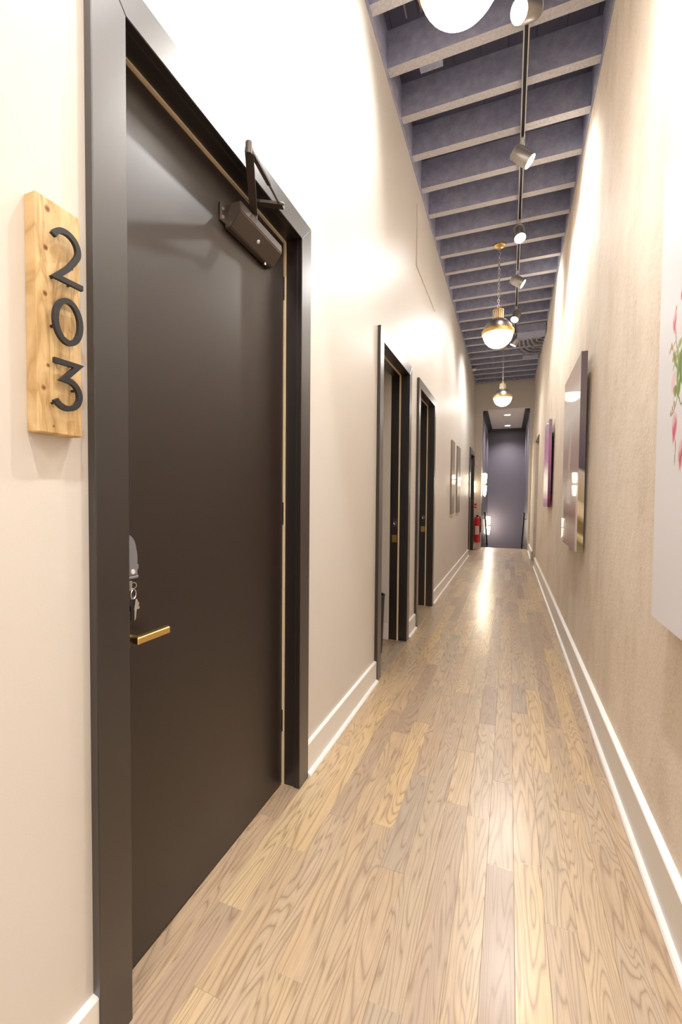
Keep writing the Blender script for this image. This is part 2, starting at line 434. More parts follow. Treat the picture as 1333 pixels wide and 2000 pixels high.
# ------------------------------------------------------------------ doors on the left wall
def door(name, d, label, leaf=True, jamb_back=-1.035, beads=False):
    a, b = d['a'], d['b']
    r = thing(name, label, 'door', ((XL+XT)/2, (a+b)/2, 0), kind='structure')
    def cas(pts):
        bm = prism(B(), pts, 0, XL-.002, XT)
        bmesh.ops.bevel(bm, geom=list(bm.edges), offset=.0022, segments=1, affect='EDGES'); return bm
    obj('side_casing', cas([(a, 0), (a+CW, 0), (a+CW, ZH-CW), (a, ZH)]), BLACK, r)
    obj('side_casing', cas([(b, 0), (b, ZH), (b-CW, ZH-CW), (b-CW, 0)]), BLACK, r)
    obj('head_casing', cas([(a, ZH), (a+CW, ZH-CW), (b-CW, ZH-CW), (b, ZH)]), BLACK, r)
    ja, jb, jz = a+CW-.007, b-CW+.007, ZH-CW+.007
    xf = XT-.006
    obj('side_jamb', bx(jamb_back, xf, ja-.02, ja, 0, jz+.02), BLACK, r)
    obj('side_jamb', bx(jamb_back, xf, jb, jb+.02, 0, jz+.02), BLACK, r)
    obj('head_jamb', bx(jamb_back, xf, ja, jb, jz, jz+.02), BLACK, r)
    for x in (-.876, -.889):
        obj('jamb_bead', bx(x-.0035, x+.0035, jb-.006, jb+.001, 0, jz, bev=.001), BLACK, r)
        obj('head_bead', bx(x-.0035, x+.0035, ja, jb, jz-.006, jz+.001, bev=.001), BLACK, r)
    obj('smoke_seal', bx(-.958, -.944, jb-.006, jb+.001, 0, jz), SEAL, r)['label'] = 'tan smoke seal strip down the jamb'
    obj('smoke_seal', bx(-.958, -.944, ja, jb, jz-.006, jz+.001), SEAL, r)['label'] = 'tan smoke seal strip under the head'
    if leaf:
        obj('door_leaf', bx(-.997, -.952, ja+.003, jb-.009, .008, jz-.009, bev=.002), DOORM, r)
    return r, ja, jb, jz
d1, ja1, jb1, jz1 = door('door_1', X203, 'large black-brown door beside the wooden 203 board')
d2, ja2, jb2, jz2 = door('door_2', X2, 'open black-framed doorway, second along the left wall', leaf=False)
d3, ja3, jb3, jz3 = door('door_3', X3, 'narrow-looking black-framed doorway, third along the left wall', leaf=False)
d4, ja4, jb4, jz4 = door('door_4', X4, 'farthest black door on the left wall before the stairs')
# lever handle of the near door
hy, hz = .846, .945
pl = obj('handle_plate', bx(-.952, -.944, hy-.018, hy+.018, hz-.035, hz+.035, bev=.002), BRASS, d1); pl['label'] = 'brass lever handle and plate'
bm = B(); lathe(bm, [(.0, .0), (.011, .0), (.011, .052), (0, .052)], (-.946, hy, hz), 16, (1, 0, 0))
obj('handle_neck', bm, BRASS, pl, smooth=True)
bm = bx(-.906, -.886, hy-.011, hy+.103, hz-.009, hz+.010, bev=.0022)
for v in bm.verts:
    if v.co.y > hy+.08 and v.co.x < -.9: v.co.y += .008
obj('lever', bm, BRASS, pl)
# strike plates of the open doorways
for dr, jb in ((d2, jb2), (d3, jb3)):
    s = obj('strike_plate', bx(-1.015, -.966, jb-.003, jb+.001, .915, .985, bev=.001), BRASS, dr); s['label'] = 'brass strike plate on the jamb'
    obj('strike_lip', bx(-1.004, -.98, jb-.006, jb-.002, .935, .965, bev=.001), BRASS, s)
    s = obj('deadbolt_plate', bx(-1.004, -.968, jb-.003, jb+.001, 1.055, 1.135, bev=.001), CLOSER, dr)
    obj('bolt_hole_ring', torus(B(), (-.986, jb-.004, 1.095), .013, .003, (0, 1, 0), 14, 5), CHROME, s)
# hinge leaves on the far jamb of door 1
for z in (.25, 1.2, 2.2):
    obj('hinge', bx(-.957, -.949, jb1-.010, jb1-.003, z, z+.1), BLACK, d1)

bn = thing('bin', 'low dark bin standing just inside the second doorway', 'bin', (-1.08, 3.50, 0))
obj('body', lathe(B(), [(0, .004), (.085, .0), (.092, .01), (.110, .47), (.112, .50), (.106, .50), (.104, .46), (.088, .02), (0, .02)], (-1.08, 3.50, 0), 24), BLKMET, bn, smooth=True)
obj('rim', torus(B(), (-1.08, 3.50, .50), .110, .006, (0, 0, 1), 28, 6), BLKMET, bn)
# door closer
dc = thing('door_closer', 'bronze door closer with folded arm at the top of the near door', 'door closer', (-.95, 1.42, 2.30))
bm = prism(B(), [(-.951, 2.264), (-.951, 2.345), (-.884, 2.347), (-.884, 2.314), (-.926, 2.264)], 1, 1.285, 1.575)
bmesh.ops.bevel(bm, geom=list(bm.edges), offset=.003, segments=2, affect='EDGES')
bod = obj('body', bm, CLOSER, dc)
obj('mounting_plate', bx(-.952, -.945, 1.255, 1.59, 2.278, 2.338, bev=.001), CLOSER, dc)
for yy, zz in ((1.268, 2.293), (1.268, 2.322)):
    obj('screw', lathe(B(), [(0, .003), (.005, .003), (.006, 0)], (-.945, yy, zz), 10, (1, 0, 0)), CHROME, dc)
obj('adjusting_screw', lathe(B(), [(0, .004), (.005, .004), (.008, .002), (.009, 0)], (-.905, 1.43, 2.288), 12, (.77, 0, -.64)), CHROME, bod)
obj('valve_screw', lathe(B(), [(0, .012), (.006, .012), (.006, 0)], (-.935, 1.525, 2.266), 10, (0, 0, -1)), CHROME, bod)
sp = Vector((-.905, 1.40, 2.345))
obj('spindle', lathe(B(), [(.014, 0), (.014, .03), (.010, .034), (0, .034)], sp, 14), CLOSER, dc)
def bar(bm, p, q, w, t):
    p, q = Vector(p), Vector(q); d = (q-p).normalized(); n = d.cross(Vector((0, 0, 1))).normalized(); z = n.cross(d).normalized()
    c = []
    for e in (p, q):
        for sx, sz in ((-1, -1), (1, -1), (1, 1), (-1, 1)): c.append(bm.verts.new(e+n*sx*w/2+z*sz*t/2))
    for f in ((0, 1, 2, 3), (7, 6, 5, 4), (0, 4, 5, 1), (1, 5, 6, 2), (2, 6, 7, 3), (3, 7, 4, 0)): bm.faces.new([c[i] for i in f])
    return bm
el = Vector((-.768, 1.160, 2.392))
obj('main_arm', bar(B(), sp+Vector((0, 0, .022)), el, .026, .010), CLOSER, dc)
obj('elbow_pin', lathe(B(), [(0, -.016), (.011, -.016), (.011, .020), (.007, .024), (0, .024)], el, 14), CLOSER, dc, smooth=True)
sh = Vector((-.812, 1.425, 2.405))
bm = bar(B(), el+Vector((0, 0, .006)), el.lerp(sh, .62)+Vector((0, 0, .004)), .013, .010)
obj('forearm', bm, CLOSER, dc)
obj('forearm_rod', tube(B(), [el.lerp(sh, .55)+Vector((0, 0, .004)), sh], .0045, 8), CLOSER, dc)
obj('shoe_bracket', bar(B(), (-.925, 1.405, 2.425), (-.802, 1.437, 2.402), .030, .010), CLOSER, dc)
obj('shoe_screw', torus(B(), sh+Vector((.008, .004, .0)), .008, .003, (0, 0, 1), 12, 5), CHROME, dc)

# ------------------------------------------------------------------ number board 203
sg = thing('room_sign', 'knotty pine board with black metal numerals 203', 'sign', (-.87, .612, 1.445))
brd = obj('board', bx(XL, -.853, .566, .659, 1.445, 1.903, bev=.002), PINE, sg)
for (yk, zk, s) in ((.585, 1.805, .006), (.590, 1.882, .007), (.583, 1.716, .006), (.625, 1.640, .0055), (.587, 1.578, .004), (.578, 1.532, .006), (.640, 1.79, .004), (.597, 1.46, .003)):
    bm = B(); lathe(bm, [(0, .0006), (s*.75, .0005), (s, .0002)], (-.853, yk, zk), 14, (1, 0, 0))
    for v in bm.verts: v.co.y = yk+(v.co.y-yk)*.8
    k = obj('knot', bm, KNOTR, brd)
    bm = B(); lathe(bm, [(0, .0009), (s*.35, .0008), (s*.5, .0006)], (-.853, yk, zk), 10, (1, 0, 0)); obj('knot', bm, KNOT, brd)
x0, x1 = -.843, -.835
def arc(cy, cz, ry, rz, a0, a1, n):
    return [(cy+ry*math.cos(math.radians(a0+(a1-a0)*i/n)), cz+rz*math.sin(math.radians(a0+(a1-a0)*i/n))) for i in range(n+1)]
W = .0105
two = arc(.6155, 1.8195, .0265, .0275, 160, -28, 20)+[(.632, 1.795), (.620, 1.778), (.606, 1.763), (.5945, 1.7515), (.651, 1.7515)]
o2 = obj('digit_two', ribbon(B(), two, W, x0, x1), BLKMET, sg)
bm = B(); zer = arc(.619, 1.671, .0262, .0415, 0, 360, 40)
# closed ring
L = []
for rr in (W/2, -W/2):
    L.append([(.619+(.0262+rr)*math.cos(2*PI*i/44), 1.671+(.0415+rr)*math.sin(2*PI*i/44)) for i in range(44)])
vv = [[bm.verts.new((x, *p)) for p in ring] for ring in L for x in (x0, x1)]
for i in range(44):
    j = (i+1) % 44
    for A, C in ((0, 1), (1, 3), (3, 2), (2, 0)): bm.faces.new([vv[A][i], vv[A][j], vv[C][j], vv[C][i]])
o0 = obj('digit_zero', bm, BLKMET, sg)
thr = [(.589, 1.5875), (.640, 1.5875), (.6085, 1.5545)]+arc(.6145, 1.5255, .0275, .0285, 88, -150, 24)[1:]
o3 = obj('digit_three', ribbon(B(), thr, W, x0, x1), BLKMET, sg)
for par, pins in ((o2, [(.608, 1.845), (.595, 1.7515), (.63, 1.7515)]), (o0, [(.613, 1.711), (.594, 1.656), (.636, 1.640)]), (o3, [(.603, 1.5875), (.630, 1.5875), (.636, 1.538), (.594, 1.505)])):
    for (yy, zz) in pins:
        obj('standoff', lathe(B(), [(0, -.001), (.0028, -.001), (.0028, .012)], (-.853, yy, zz), 10, (1, 0, 0)), BLKMET, par)

# ------------------------------------------------------------------ smart lock and keys on the near door
lk_ = thing('door_lock', 'grey electronic lock on the near door above the brass lever', 'lock', (-.95, .84, 1.10))
bm = B(); prism(bm, [(.800, 1.112), (.874, 1.108), (.871, 1.165), (.867, 1.198), (.857, 1.214), (.845, 1.221), (.800, 1.224)], 0, -.951, -.925)
bmesh.ops.bevel(bm, geom=list(bm.edges), offset=.003, segments=2, affect='EDGES')
lb = obj('housing', bm, GREYP, lk_)
obj('base_cap', bx(-.951, -.924, .803, .875, 1.102, 1.110, bev=.002), GREYP, lk_)
obj('indicator', lathe(B(), [(0, .002), (.006, .002), (.007, 0)], (-.925, .856, 1.121), 12, (1, 0, 0)), LABELW, lb)
obj('thumb_turn', bm := bx(-.945, -.932, .868, .884, 1.122, 1.138, bev=.003), GREYP, lk_)
ky = thing('key_bunch', 'bunch of keys and a black tag hanging under the grey lock', 'keys', (-.925, .86, 1.07))
obj('key_in_lock', bx(-.935, -.931, .848, .860, 1.070, 1.097, bev=.001), CHROME, ky)
obj('ring', torus(B(), (-.928, .860, 1.060), .013, .0014, (1, .35, 0), 22, 6), CHROME, ky)
obj('small_ring', torus(B(), (-.926, .858, 1.084), .008, .0012, (1, -.4, 0), 18, 6), CHROME, ky)
bm = B(); prism(bm, [(.846, 1.048), (.866, 1.047), (.869, 1.036), (.860, 1.028), (.856, .992), (.851, .992), (.850, 1.028), (.845, 1.036)], 0, -.929, -.926)
obj('key', bm, BLKMET, ky)
bm = B(); prism(bm, [(.862, 1.046), (.866, 1.047), (.874, 1.033), (.866, 1.025), (.862, .994), (.858, .990), (.858, 1.026)], 0, -.924, -.9225)
obj('key', bm, CHROME, ky)
bm = B(); prism(bm, [(.864, 1.056), (.876, 1.040), (.884, 1.020), (.862, 1.014), (.850, 1.008), (.849, 1.02)], 0, -.934, -.932)
obj('tag', bm, GREYP, ky)
obj('tag', bx(-.932, -.9305, .849, .882, 1.0165, 1.0215), CHROME, ky)

# ------------------------------------------------------------------ pendants
def chain(bm, c, z0, z1, pitch=.031):
    z = z0; k = 0
    while z < z1-.004:
        torus(bm, (c[0], c[1], z+pitch*.5), .0205, .0046, (1, 0, 0) if k % 2 else (0, 1, 0), 10, 5, .55)
        z += pitch; k += 1
    return bm
def pendant(x, y, zc, label, lit=True):
    r = .172
    t = thing('pendant_light', label, 'pendant light', (x, y, ZC), 'globe pendants down the corridor')
    c = (x, y, zc)
    A = lambda d: (r*math.cos(math.radians(d)), r*math.sin(math.radians(d)))
    top = [A(d) for d in range(4, 72, 4)]+[A(70)]
    dome = obj('metal_dome', lathe(B(), [(.176, .0)]+[(p[0]+.002, p[1]+.002) for p in top[:-1]]+[(.060, .164), (0, .164)], c, 40), BRONZE, t, smooth=True)
    obj('brass_band', lathe(B(), [(.170, -.022), (.184, -.022), (.187, -.014), (.187, .016), (.184, .028), (.172, .030)], c, 40), BRASS, t, smooth=True)
    bowl = [(.171*math.cos(math.radians(d)), -.010+.168*math.sin(math.radians(d))) for d in range(0, -91, -6)]
    bowl[-1] = (0, bowl[-1][1])
    obj('glass_bowl', lathe(B(), bowl, c, 40), GLOBE, t, smooth=True)
    cap = obj('neck_cap', lathe(B(), [(.062, .158), (.062, .168), (.054, .170), (.054, .256), (.064, .258), (.064, .276), (.050, .286), (.012, .290), (0, .290)], c, 32), BRASS, t, smooth=True)
    for k in range(14):
        a = 2*PI*k/14
        obj('neck_rib', tube(B(), [(x+.056*math.cos(a), y+.056*math.sin(a), zc+.170), (x+.056*math.cos(a), y+.056*math.sin(a), zc+.257)], .006, 8), CHROME, cap)
    obj('hook', torus(B(), (x, y, zc+.300), .014, .003, (0, 1, 0), 14, 6), BRASS, t)
    obj('chain', chain(B(), c, zc+.308, ZC-.02), CHROME, t, stuff=True)
    obj('cord', tube(B(), [(x+.004*math.cos(i*1.1), y+.004*math.sin(i*1.1), zc+.29+(ZC-.02-zc-.29)*i/24) for i in range(25)], .0025, 6), CABLE, t)
    obj('canopy', lathe(B(), [(0, -.032), (.012, -.032), (.014, -.022), (.058, -.018), (.066, -.012), (.068, .0), (0, 0)], (x, y, ZC), 36), BRASS, t, smooth=True)
    return t
pendant(-.226, 1.86, 3.475, 'nearest globe pendant, cut by the top of the frame')
pendant(-.168, 5.60, 3.335, 'middle globe pendant with its brass canopy in view')
pendant(-.165, 9.30, 3.375, 'farthest globe pendant in front of the end wall')
pendant(-.20, -1.95, 3.36, 'unseen globe pendant added behind the viewer')  # out of view, added at the same spacing for ambient light

# ------------------------------------------------------------------ track and spots
tk = thing('light_track', 'long pale lighting track under the joists', 'light track', (.045, 2.3, ZC))
XTk = .045
def track(y0, y1):
    bm = B(); z1 = ZC-.002
    box(bm, XTk-.019, XTk+.019, y0, y1, z1-.008, z1); box(bm, XTk-.019, XTk-.011, y0, y1, z1-.026, z1-.008)
    box(bm, XTk+.011, XTk+.019, y0, y1, z1-.026, z1-.008)
    o = obj('track_section', bm, TRACKM, tk)
    obj('groove', bx(XTk-.0112, XTk+.0112, y0, y1, z1-.0105, z1-.0078), BLKMET, o)
ends = [-3.6, -1.2, 1.4, 4.02, 6.25, 8.60]
for a, b in zip(ends, ends[1:]): track(a+.006, b-.006)
for e in ends[1:-1]:
    obj('track_joiner', bx(XTk-.015, XTk+.015, e-.04, e+.04, ZC-.030, ZC-.012, bev=.002), CHROME, tk)
def spot(y, aim, label, zdrop=.165, dy=0.0, k=1.0, ang=125):
    """aim: direction the head shines"""
    t = thing('track_spotlight', label, 'spotlight', (XTk, y, ZC-.028), 'spotlights along the track')
    z0 = ZC-.03
    obj('adapter', bx(XTk-.013, XTk+.013, y-.045, y+.045, z0-.016, z0, bev=.003), CANM, t)
    piv = Vector((XTk, y+dy, z0-.016-zdrop*.42))
    for s in (-1, 1):
        obj('stem', tube(B(), [(XTk+s*.008, y, z0-.014), (XTk+s*.008, y+dy, piv.z)], .0045, 8), CHROME, t)
    d = Vector(aim).normalized(); c = piv+Vector((0, 0, -.045))
    back = c-d*.085
    R = .062
    prof = [(0, 0), (R*.80, 0), (R*.92, .006), (R*.94, .018), (R*.88, .020), (R*.88, .026), (R*.96, .028), (R, .034), (R, .165), (R*.95, .170), (R*.90, .170), (R*.88, .158)]
    can = obj('can', lathe(B(), prof, back, 32, d), CANM, t, smooth=True)
    obj('lens', lathe(B(), [(0, .1605), (R*.60, .1600), (R*.885, .158)], back, 32, d), LENS, can)
    obj('yoke', tube(B(), [piv+Vector((0, 0, .004)), c+Vector((0, 0, .03))], .010, 10), CANM, t)
    l = bpy.data.lights.new('spot_lamp', 'SPOT'); l.energy = SPOT_W*k; l.color = COOL; l.spot_size = math.radians(ang); l.spot_blend = 1.0; l.shadow_soft_size = .035
    lo = bpy.data.objects.new('spot_lamp', l); COL.objects.link(lo); lo.parent = t
    p = back+d*.178
    lo.location = p-t.location; lo.rotation_euler = d.to_track_quat('-Z', 'Y').to_euler()
    return t
spot(-3.0, (-.3, .2, -.95), 'unseen fill spotlight added far behind the viewer', k=1.3)  # unseen spots behind and overhead, added as ambient fill
spot(-1.6, (.3, .2, -.95), 'unseen fill spotlight added behind the viewer', k=1.55)
spot(-.1, (.15, .2, -.95), 'unseen fill spotlight added overhead behind the viewer', k=1.2)
spot(1.5, (.25, -.1, -.95), 'unseen fill spotlight added overhead above the frame', k=1.2)
spot(2.85, (-.56, -.62, -.55), 'nearest spotlight, lens turned to the left wall', k=0.65, ang=120)
spot(4.02, (.70, .06, -.62), 'second spotlight from the viewer, silver can turned right', k=0.3)
spot(5.15, (.10, -.42, -.82), 'third spotlight, glaring straight at the viewer', k=0.6)
spot(6.25, (.80, .02, -.55), 'fourth spotlight, can seen side-on turned right', k=0.3)
spot(7.40, (-.28, -.40, -.82), 'fifth spotlight, glaring above the middle pendant', k=0.6)
spot(8.55, (-.45, .10, -.80), 'farthest spotlight, hanging by the ceiling box', k=0.8)

# ------------------------------------------------------------------ ceiling box and conduits
cb = thing('ceiling_box', 'grey boxed bulkhead at the right under the far joists', 'ceiling box', (.3, 8.4, 4.24))
obj('casing_box', bx(.075, .53, 8.22, 8.56, 4.235, ZC, bev=.004), JOIST, cb)
obj('lower_plate', bx(.20, .50, 9.78, 9.98, 4.30, ZC, bev=.004), JOIST, cb)
for k in range(6):
    s = k/5
    x0c = .12+.07*k; zt = 4.33-.0*k
    yb = 9.62-.17*k
    pts = [(x0c, 8.50, zt+.02), (x0c, 8.66, zt-.03), (x0c+.015, 8.66+(yb-8.66)*.45, zt-.055), (x0c+(.54-x0c)*.35, 8.66+(yb-8.66)*.85, zt-.05), (x0c+(.54-x0c)*.7, yb, zt-.035), (.545, yb+.02, zt-.03)]
    # smooth
    P = [Vector(p) for p in pts]; Q = []
    for i in range(len(P)-1):
        p0, p1, p2, p3 = P[max(i-1, 0)], P[i], P[i+1], P[min(i+2, len(P)-1)]
        for j in range(5):
            tt = j/5
            Q.append(.5*((2*p1)+(p2-p0)*tt+(2*p0-5*p1+4*p2-p3)*tt*tt+(3*p1-p0-3*p2+p3)*tt**3))
    Q.append(P[-1])
    obj('conduit', tube(B(), Q, .017, 8), CABLE, cb, smooth=True)
tag(obj('smoke_detector', lathe(B(), [(0, -.035), (.035, -.035), (.045, -.02), (.047, 0), (0, 0)], (-.83, 10.6, ZC-.012), 20), WHITEPL, smooth=True), 'small white detector under a far joist at the left wall', 'detector')

# ------------------------------------------------------------------ canvases on the right wall
def canvas_print(name, y0, y1, z0, z1, xf, xb, fn, side, par, m, nu=28, nv=56):
    bm = B(); cl = bm.loops.layers.float_color.new('print')
    grid = [[bm.verts.new((xf, y1+(y0-y1)*i/nu, z1+(z0-z1)*j/nv)) for i in range(nu+1)] for j in range(nv+1)]
    def setc(f, fcol):
        for l in f.loops: l[cl] = (*[((c/255)/12.92 if c/255 < .04 else ((c/255+.055)/1.055)**2.4) for c in fcol(l.vert)], 1)
    for j in range(nv):
        for i in range(nu):
            f = bm.faces.new([grid[j][i], grid[j][i+1], grid[j+1][i+1], grid[j+1][i]])
            setc(f, lambda v: fn((y1-v.co.y)/(y1-y0), (z1-v.co.z)/(z1-z0)))
    def quad(ps, fc):
        f = bm.faces.new([bm.verts.new(p) for p in ps]); setc(f, fc)
    for j in range(nv):
        za, zb = z1+(z0-z1)*j/nv, z1+(z0-z1)*(j+1)/nv
        for yy in (y0, y1):
            quad([(xf, yy, za), (xb, yy, za), (xb, yy, zb), (xf, yy, zb)], lambda v: side((z1-v.co.z)/(z1-z0), (v.co.x-xf)/(xb-xf)))
    quad([(xf, y0, z1), (xf, y1, z1), (xb, y1, z1), (xb, y0, z1)], lambda v: side(0, 0)); quad([(xf, y0, z0), (xf, y1, z0), (xb, y1, z0), (xb, y0, z0)], lambda v: side(1, 0))
    quad([(xb, y0, z0), (xb, y1, z0), (xb, y1, z1), (xb, y0, z1)], lambda v: (200, 190, 180))
    return obj(name, bm, m, par)
def lerpc(st, v):
    for (a, ca), (b, cb_) in zip(st, st[1:]):
        if v <= b:
            t = max(0, (v-a)/(b-a)); return tuple(x+(y_-x)*t for x, y_ in zip(ca, cb_))
    return st[-1][1]
def mx(a, b, t): t = max(0, min(1, t)); return tuple(x+(y_-x)*t for x, y_ in zip(a, b))
BG2 = [(0, (192, 172, 158)), (.10, (208, 190, 182)), (.17, (236, 228, 224)), (.28, (242, 240, 238)), (.36, (224, 214, 212)), (.46, (186, 166, 162)), (.58, (166, 146, 142)), (.66, (214, 204, 204)), (.72, (228, 220, 222)), (.77, (190, 160, 152)), (.82, (150, 108, 100)), (.88, (206, 186, 178)), (.94, (196, 168, 160)), (1, (170, 138, 134))]
def art2(u, v):
    c = lerpc(BG2, v)
    w = .05+.05*math.sin(v*9)+(.12 if v > .62 else 0)
    cx = .50+.05*math.sin(v*7)
    if .33 < v < .76: c = mx(c, (240, 226, 220), (1-abs(u-cx)/max(w, .03))*1.6)
    if .40 < v < .56: c = mx(c, (226, 196, 186), (1-abs(u-cx+.05)/.06))
    if v > .62: c = mx(c, (238, 228, 218), (u-.86)/.08)
    if v > .70: c = mx(c, (244, 238, 230), (.16-u)/.08)
    return c
def side2(v, s):
    v = v-.02*s
    return lerpc([(0, (96, 84, 92)), (.30, (108, 96, 96)), (.5, (84, 70, 86)), (.575, (72, 60, 70)), (.585, (186, 174, 160)), (.66, (176, 156, 132)), (.74, (160, 138, 112)), (.75, (214, 194, 158)), (.815, (206, 184, 148)), (.825, (112, 90, 54)), (.90, (118, 96, 58)), (.905, (206, 186, 140)), (.925, (206, 186, 140)), (.935, (108, 92, 50)), (1, (140, 130, 100))], v)
a1 = thing('wall_art', 'white canvas with pink roses and green leaves, cut by the frame', 'wall art', (.478, 1.2, .93))
obj('stretched_canvas', bx(.455, .50, .70, 1.735, .930, 2.403, bev=.003), CANVAS, a1)
a2 = thing('wall_art', 'glossy canvas of a pale figure with black sides, second along the wall', 'wall art', (.478, 3.96, .95))
canvas_print('stretched_canvas', 3.46, 4.43, .950, 2.368, .453, .493, art2, side2, a2, PRINTG)
obj('hanging_batten', bx(.492, .512, 3.70, 4.20, 1.15, 2.2), BLKMET, a2)
BG3 = [(0, (206, 190, 214)), (.12, (206, 184, 216)), (.2, (226, 160, 206)), (.35, (222, 148, 204)), (.47, (228, 176, 214)), (.55, (250, 240, 246)), (.8, (250, 246, 248)), (.9, (226, 190, 214)), (1, (184, 130, 168))]
def art3(u, v):
    c = lerpc(BG3, v); n = math.sin(u*19+v*31)*math.sin(u*11-v*47)
    return mx(c, (170, 96, 160), max(0, n)*.45*(1 if v < .55 else .25))
def side3(v, s): return lerpc([(0, (150, 140, 156)), (.2, (176, 130, 170)), (.45, (190, 110, 172)), (.7, (150, 100, 150)), (.86, (112, 70, 112)), (.9, (120, 34, 84)), (1, (116, 26, 76))], v)
a3 = thing('wall_art', 'magenta and white abstract canvas, farthest along the wall', 'wall art', (.478, 6.4, 1.23))
canvas_print('stretched_canvas', 6.08, 6.80, 1.232, 2.350, .453, .488, art3, side3, a3, PRINT, 24, 40)
obj('hanging_batten', bx(.487, .513, 6.25, 6.65, 1.40, 2.2), BLKMET, a3)
# the rose print: a flat printed field on the canvas, coloured point by point
PAPER = (238, 237, 241)
PK, PP, DP, GR, DG, LG, OC, ST = (226, 120, 142), (240, 196, 204), (200, 74, 104), (136, 160, 84), (96, 126, 62), (178, 192, 120), (190, 156, 92), (150, 132, 76)
INK = []
def ink(c, y, z, ry, rz, rot=0, a=1.0): INK.append((c, y, z, ry, rz, math.cos(rot), math.sin(rot), a))
def inkline(c, pts, w, a=1.0):
    for (y0, z0), (y1, z1) in zip(pts, pts[1:]):
        L = math.hypot(y1-y0, z1-z0); ink(c, (y0+y1)/2, (z0+z1)/2, w, L/2*1.15, math.atan2(-(y1-y0), z1-z0), a)
inkline(ST, [(1.582, 1.90), (1.585, 1.85), (1.574, 1.80), (1.555, 1.75), (1.545, 1.68), (1.552, 1.62), (1.575, 1.59), (1.600, 1.58)], .003)
inkline(ST, [(1.575, 1.80), (1.60, 1.79), (1.622, 1.786)], .0022); inkline(ST, [(1.56, 1.77), (1.585, 1.76), (1.60, 1.75)], .002)
inkline(ST, [(1.553, 1.50), (1.552, 1.47), (1.556, 1.43)], .003); inkline(ST, [(1.55, 1.64), (1.52, 1.60), (1.46, 1.60)], .003)
inkline(LG, [(1.573, 1.66), (1.58, 1.63), (1.577, 1.60)], .002)
for (y, z, ry, rz, r, c) in [(1.576, 1.742, .010, .030, -.5, GR), (1.561, 1.756, .008, .026, .3, LG), (1.548, 1.712, .011, .042, .12, GR), (1.532, 1.74, .013, .032, .5, GR), (1.553, 1.672, .008, .020, -.3, LG), (1.566, 1.650, .014, .017, 0, GR), (1.538, 1.655, .012, .030, .3, GR), (1.525, 1.70, .012, .045, -.2, DG),
                            (1.50, 1.74, .02, .04, .6, GR), (1.49, 1.66, .02, .05, -.5, LG), (1.44, 1.70, .03, .05, .7, GR), (1.44, 1.62, .025, .05, -.3, DG), (1.54, 1.782, .012, .014, 1.0, LG), (1.592, 1.768, .004, .010, .6, OC), (1.588, 1.723, .004, .012, .4, LG)]:
    ink(c, y, z, ry, rz, r); ink(DG if c != DG else GR, y-.002, z, ry*.22, rz*.85, r, .75)
for (y, z, k) in [(1.591, 1.862, .9), (1.566, 1.540, 1.15), (1.508, 1.455, 1.1), (1.46, 1.50, 1.6), (1.44, 1.86, 1.5), (1.538, 1.925, .6)]:
    ink(PP, y, z, .017*k, .040*k, .1, .9); ink(PK, y-.003*k, z-.004*k, .010*k, .030*k, .2); ink(PK, y+.005*k, z-.012*k, .007*k, .022*k, -.3, .9)
    ink(PP, y+.001*k, z+.013*k, .004*k, .014*k, .3); ink(DP, y-.001*k, z-.006*k, .003*k, .020*k, .15, .9); ink(DP, y+.003*k, z-.020*k, .0022*k, .012*k, -.5, .8)
ink(PP, 1.585, 1.680, .016, .034, .3, .6)
for (y, z, r) in [(1.612, 1.796, .3), (1.603, 1.786, -.3), (1.624, 1.783, .6), (1.596, 1.75, .2), (1.580, 1.655, .2), (1.572, 1.612, 0), (1.601, 1.588, .4), (1.581, 1.897, .1), (1.587, 1.60, -.4)]:
    ink(OC, y, z, .005, .009, r); ink(PK, y-.001, z-.003, .002, .004, r, .7)
def rose(y, z):
    c = PAPER
    for (k, cy, cz, ry, rz, cs, sn, a) in INK:
        dy, dz = y-cy, z-cz
        if abs(dy) > ry+rz or abs(dz) > ry+rz: continue
        u, v = (dy*cs+dz*sn)/ry, (-dy*sn+dz*cs)/rz
        q = math.hypot(u, v)*(1+.10*math.sin(3*math.atan2(v, u)+cy*90))
        if q < 1.15: c = mx(c, k, (1.15-q)/.3*a if q > .85 else a)
    return c
bm = B(); cl = bm.loops.layers.float_color.new('print')
ny, nz = 90, 200; Y0_, Y1_, Z0_, Z1_ = 1.40, 1.66, 1.40, 1.96
gr = [[bm.verts.new((.45492, Y0_+(Y1_-Y0_)*i/ny, Z0_+(Z1_-Z0_)*j/nz)) for i in range(ny+1)] for j in range(nz+1)]
cg = [[rose(v.co.y, v.co.z) for v in row] for row in gr]
lin = lambda c: (*[((x/255)/12.92 if x/255 < .04 else ((x/255+.055)/1.055)**2.4) for x in c], 1)
for j in range(nz):
    for i in range(ny):
        f = bm.faces.new([gr[j][i], gr[j+1][i], gr[j+1][i+1], gr[j][i+1]])
        for l, (jj, ii) in zip(f.loops, ((j, i), (j+1, i), (j+1, i+1), (j, i+1))): l[cl] = lin(cg[jj][ii])
pr_ = obj('rose_print', bm, ROSEP, a1); pr_['label'] = 'printed pink roses and green leaves'

